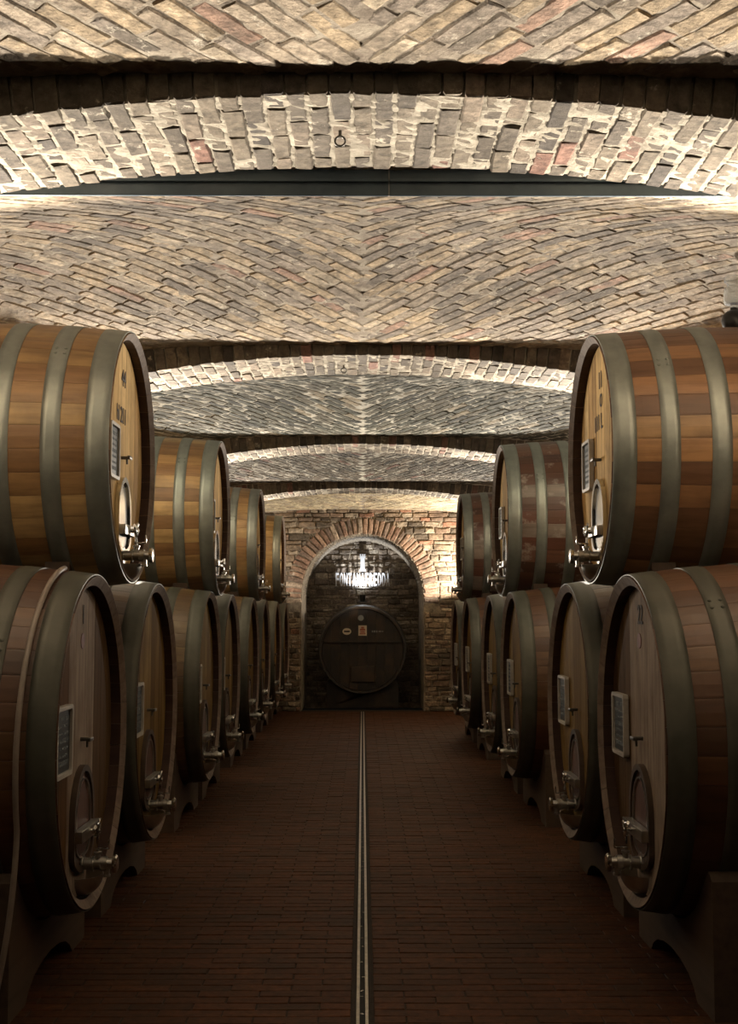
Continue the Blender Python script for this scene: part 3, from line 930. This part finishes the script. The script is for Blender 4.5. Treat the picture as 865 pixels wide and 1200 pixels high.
for i, y in enumerate(RIGHT_UP):
    make_cask('upper', 1, y, ZU, AMBER if i == 0 else WINE, HEAD_L, ur[i], UG_R, mat='stave' if i == 0 else 'stave_bloom', seed=400+i, tone=1.0 if i == 0 else .75,
              numbers=(('11', .13, -.03, .42), ('O', .10, -.04, .31), ('111 L', .12, .04, .20)) if i == 0 else ())

# cradles under the lower casks
def cradle_board(x0, x1):
    S = SPEC['lower']; zc = 1.04       # cask centre above the floor
    R = rad(S, (x0+x1)/2) + .006
    pts = []
    zb = zc - math.sqrt(R*R - .62**2)
    n = 16
    pts = [(-.68, 0), (-.68, zb - .03), (-.64, zb)]
    for k in range(n+1):
        yy = -.62 + 1.24*k/n; pts.append((yy, zc - math.sqrt(R*R - yy*yy)))
    pts += [(.64, zb), (.68, zb - .03), (.68, 0), (.42, 0)]
    for k in range(1, 8):
        a = PI*k/8; pts.append((.40*math.cos(a), .115*math.sin(a)))
    pts += [(-.42, 0)]
    bm = bmesh.new()
    a = [bm.verts.new((x0, p[0], p[1])) for p in pts]; b = [bm.verts.new((x1, p[0], p[1])) for p in pts]
    m = len(pts)
    bm.faces.new(a); bm.faces.new(b[::-1])
    for i in range(m): bm.faces.new((a[i], b[i], b[(i+1) % m], a[(i+1) % m]))
    bmesh.ops.triangulate(bm, faces=[f for f in bm.faces if len(f.verts) > 4])
    return bm_mesh('cradle_board', bm, M['cradle'])
cb = [cradle_board(.185, .325), cradle_board(1.325, 1.465)]
ordn = ['first', 'second', 'third', 'fourth', 'fifth', 'sixth', 'seventh', 'eighth']
for s, ys, nm in ((-1, LEFT_LOW, 'left'), (1, RIGHT_LOW, 'right')):
    for i, y in enumerate(ys):
        root = link('cask_cradle', None, None, (s*1.2, y, 0))
        if s < 0: root.rotation_euler = (0, 0, PI)
        for me in cb: link('cradle_board', me, root)
        if i == 0: lab = 'brown timber cradle with arched cut-out under the nearest lower %s cask' % nm
        else: lab = 'timber cradle under the %s cask of the lower %s row' % (ordn[i], nm)
        tag(root, lab, 'cradle', 'timber cradles on the %s' % nm)

# saddles between lower and upper casks
def saddle_mesh(dy1, dy2, x0, x1):
    U, Lw = SPEC['upper'], SPEC['lower']; xm = (x0+x1)/2
    ru, rl = rad(U, xm) + .008, rad(Lw, xm) + .008
    n = 20; topp, bot = [], []
    for k in range(n+1):
        yy = -.40 + .80*k/n
        topp.append((yy, -math.sqrt(ru*ru - yy*yy)))
        zs = [-(ZU-ZL) - .0 + math.sqrt(rl*rl - (yy-dd)**2) for dd in (dy1, dy2) if abs(yy-dd) < rl]
        zb = max(zs + [-1.02]); bot.append((yy, min(zb, topp[-1][1] - .006)))
    V, F = [], []
    for (y1_, z1_), (y2_, z2_) in zip(topp, bot):
        V += [(x0, y1_, z1_), (x1, y1_, z1_), (x1, y2_, z2_), (x0, y2_, z2_)]
    for k in range(n):
        for j in range(4): F.append((4*k+j, 4*k+(j+1) % 4, 4*(k+1)+(j+1) % 4, 4*(k+1)+j))
    F += [(0, 1, 2, 3), tuple(4*n+j for j in (3, 2, 1, 0))]
    return mesh_from('saddle_board', V, F, M['cradle'])
for s, ups, lows, nm in ((-1, LEFT_UP, LEFT_LOW, 'left'), (1, RIGHT_UP, RIGHT_LOW, 'right')):
    for i, y in enumerate(ups):
        root = link('cask_saddle', None, None, (s*1.2, y, ZU))
        d1, d2 = lows[2*i] - y, lows[2*i+1] - y
        if s < 0: root.rotation_euler = (0, 0, PI); d1, d2 = -d1, -d2
        link('saddle_board', saddle_mesh(d1, d2, .24, .36), root)
        link('saddle_board', saddle_mesh(d1, d2, 1.15, 1.27), root)
        tag(root, 'wooden saddle wedged beneath the %s cask of the upper %s row' % (['nearest', 'second', 'third', 'farthest'][i] if not (s > 0 and i == 2) else 'farthest', nm), 'saddle', 'wooden saddles')

# pale hose over the nearest lower left cask, down to the floor
S = SPEC['lower']; hxx = -1.2 - .135; pts = []
R = rad(S, .135) + .016
for k in range(0, 26):
    a = 0.12 + (1.95 - .12) * k / 25            # from the top over the camera side
    pts.append((hxx - .004*k/5, LEFT_LOW[0] - R*math.sin(a), ZL + R*math.cos(a)))
ye = pts[-1][1]; ze = pts[-1][2]
for k in range(1, 12):
    t = k/11; pts.append((hxx - .02 - .10*t*t, ye + .03*t - .02*math.sin(t*3), ze*(1-t) + .012*t))
for k in range(1, 8): pts.append((hxx - .12 - .09*k, ye + .03 + .01*k, .013))
o = link('hose', tube_mesh('hose', pts, .012, M['hose'])); tag(o, 'pale thin hose hanging over the nearest lower left cask down to the floor', 'hose')

# glass airlock on the nearest upper right cask
ax, ay, az = 2.0, RIGHT_UP[0], ZU + SPEC['upper']['rb'] - .012
root = link('glass_airlock', None, None, (ax, ay, az))
tag(root, 'clear glass airlock on a round black bung atop the nearest upper right cask', 'airlock')
bm = bmesh.new(); add_lathe(bm, (0, 0, 0), (0, 0, 1), [(0, .05), (.03, .062), (.065, .07), (.095, .062), (.115, .04), (.122, .022), (.135, .02)], 28)
link('bung', bm_mesh('bung', bm, M['black'], 40), root)
bm = bmesh.new(); add_lathe(bm, (0, 0, .128), (0, 0, 1), [(0, .018), (.018, .022), (.026, .046), (.040, .054), (.10, .054), (.118, .046), (.128, .034), (.138, .036), (.150, .050), (.172, .050), (.178, .044),
    (.176, .040), (.150, .044), (.138, .031), (.128, .029), (.116, .041), (.10, .049), (.042, .049), (.030, .040), (.024, .0)], 28)
link('glass_vessel', bm_mesh('glass_vessel', bm, M['glass'], 40), root)

# ------------------------------------------------------------------ in the niche: dark cask, uplight, lettering
yc = 21.75; zc = EYE - .60; R = .735
root = link('niche_cask', None, None, (0, yc, zc - R)); tag(root, 'blackened round cask set in the arched niche, labels on its head', 'cask')
up = Vector((0, 0, R))
edges = [-1, -.78, -.55, -.33, -.11, .11, .33, .55, .78, 1]
for i in range(9):
    y0, y1 = edges[i]*(R-.04) + .001, edges[i+1]*(R-.04) - .001
    ys = [y0 + (y1-y0)*k/6 for k in range(7)]; Rb = R - .04
    zz = lambda q: math.sqrt(max(0, Rb*Rb - q*q))
    ol = [(q, zz(q)) for q in ys] + [(q, -zz(q)) for q in reversed(ys)]
    ded = []
    for p in ol:
        if not ded or (Vector(p) - Vector(ded[-1])).length > 1e-4: ded.append(p)
    if (Vector(ded[0]) - Vector(ded[-1])).length < 1e-4: ded.pop()
    b = link('head_board', prism('head_board', ded, .06, .09, M['dark_cask'], .002), root, up); b.rotation_euler = (0, 0, PI/2)
def lathe_y(name, prof, mat, seg=64, closed=True):
    bm = bmesh.new(); rings = []
    for yy, r_ in prof: rings.append([bm.verts.new((r_*math.sin(2*PI*k/seg), yy, r_*math.cos(2*PI*k/seg))) for k in range(seg)])
    for a, b in zip(rings, rings[1:] + ([rings[0]] if closed else [])):
        for k in range(seg): bm.faces.new((a[k], a[(k+1) % seg], b[(k+1) % seg], b[k]))
    return bm_mesh(name, bm, mat, 35)
link('body', lathe_y('body', [(0, R), (0, R-.035), (.12, R-.04), (1.2, R-.04), (1.2, R), (.6, R+.04)], M['dark_cask']), root, up)
link('hoop', lathe_y('hoop', [(-.002, R+.007), (-.002, R-.002), (.10, R+.004), (.10, R+.012)], M['dark_iron']), root, up)
bm = bmesh.new(); add_box(bm, (0, .045, .13), (1.34, .03, .035), bevel=.004)
link('crossbar', bm_mesh('crossbar', bm, M['dark_cask']), root, up)
bm = bmesh.new(); add_box(bm, (0, .05, -.42), (.42, .03, .28), bevel=.02)
link('hatch', bm_mesh('hatch', bm, M['dark_cask']), root, up)
bm = bmesh.new(); add_box(bm, (0, .054, .325), (.145, .010, .175)); d = link('paper_label', bm_mesh('paper_label', bm, M['cream']), root, up)
bm = bmesh.new()
for zz_, w_, h_ in ((.375, .05, .03), (.34, .09, .035), (.30, .08, .022), (.27, .10, .02)): add_box(bm, (0, .047, zz_), (w_, .004, h_))
link('label_print', bm_mesh('label_print', bm, M['orange']), d)
bm = bmesh.new(); add_cyl(bm, (-.03, .056, .54), (-.03, .050, .54), .05, .05, 28); link('round_sticker', bm_mesh('round_sticker', bm, M['chalk']), root, up)
bm = bmesh.new(); add_cyl(bm, (0, .003, 0), (0, -.003, 0), .075, .075, 32)
for v in bm.verts: v.co.z *= .75
d = link('oval_plate', bm_mesh('oval_plate', bm, M['cream']), root, up + Vector((-.27, .053, .31)))
bm = bmesh.new(); add_box(bm, (0, -.005, 0), (.10, .003, .028)); link('plate_print', bm_mesh('plate_print', bm, M['ink']), d)
bm = bmesh.new(); r = random.Random(5); x = .17
while x < .36: w = r.uniform(.01, .03); add_box(bm, (x, .054, .31), (w, .006, r.uniform(.015, .035))); x += w + .012
link('painted_mark', bm_mesh('painted_mark', bm, M['chalk']), root, up)

root = link('uplight_fixture', None, None, (0, 22.86, 1.86)); tag(root, 'small black uplight on top of the cask in the niche', 'lamp')
bm = bmesh.new(); add_cyl(bm, (0, 0, -.02), (0, 0, .09), .045, .055, 20); link('housing', bm_mesh('housing', bm, M['black'], 40), root)
bm = bmesh.new(); add_box(bm, (0, 0, -.03), (.16, .12, .02), bevel=.003); link('foot', bm_mesh('foot', bm, M['black']), root)

# lettering: one letter, one piece, on a rail in front of the niche's back wall
root = link('wall_sign', None, None, (0.0, NBACK - .16, EYE + .62)); tag(root, 'white condensed capital lettering with a tower emblem above, in the niche', 'sign')
word = 'FONTANAFREDDA'; W = 1.0; n = len(word)
for i, ch in enumerate(word):
    lo = text_obj('letter', ch, .34, M['white'], root, (0, 0, 0), (PI/2, 0, 0), .008, 1.0, .004)
    xs = [v.co.x for v in lo.data.vertices]; wx = max(xs) - min(xs); mx = (max(xs) + min(xs)) / 2
    lo.data.transform(Matrix.Diagonal((W/n*.76/wx, 1, 1, 1)) @ Matrix.Translation((-mx, 0, 0)))
    lo.location = (-W/2 + W*(i+.5)/n, 0, 0)
bm = bmesh.new()
add_box(bm, (0, 0, .30), (.075, .016, .22)); add_box(bm, (0, 0, .425), (.105, .018, .04))
for k in (-1, 0, 1): add_box(bm, (k*.038, 0, .460), (.022, .018, .035))
add_box(bm, (0, 0, .18), (.12, .018, .03))
link('emblem', bm_mesh('emblem', bm, M['white']), root)
bm = bmesh.new()
for z_ in (.135, -.135): add_box(bm, (0, .03, z_), (1.02, .01, .012))
for x_ in (-.45, .45): add_cyl(bm, (x_, .03, .13), (x_, .155, .13), .006, .006, 8)
link('rail', bm_mesh('rail', bm, M['dark_iron']), root)

# dark timber bearers carrying the niche cask
root = link('cask_bearer', None, None, (0, yc, 0)); tag(root, 'blackened timber bearers under the round cask in the niche', 'cradle')
for y0_, y1_ in ((.18, .32), (.85, .99)):
    pts = [(-.62, 0), (-.62, .42)]
    rr_ = R + .028
    for k in range(13):
        xx = -.56 + 1.12*k/12; pts.append((xx, zc - math.sqrt(rr_*rr_ - xx*xx)))
    pts += [(.62, .42), (.62, 0)]
    bm = bmesh.new()
    a = [bm.verts.new((p[0], y0_, p[1])) for p in pts]; b = [bm.verts.new((p[0], y1_, p[1])) for p in pts]
    bm.faces.new(a); bm.faces.new(b[::-1])
    for i in range(len(pts)): bm.faces.new((a[i], b[i], b[(i+1) % len(pts)], a[(i+1) % len(pts)]))
    bmesh.ops.triangulate(bm, faces=[f for f in bm.faces if len(f.verts) > 4])
    link('bearer', bm_mesh('bearer', bm, M['dark_cask']), root)
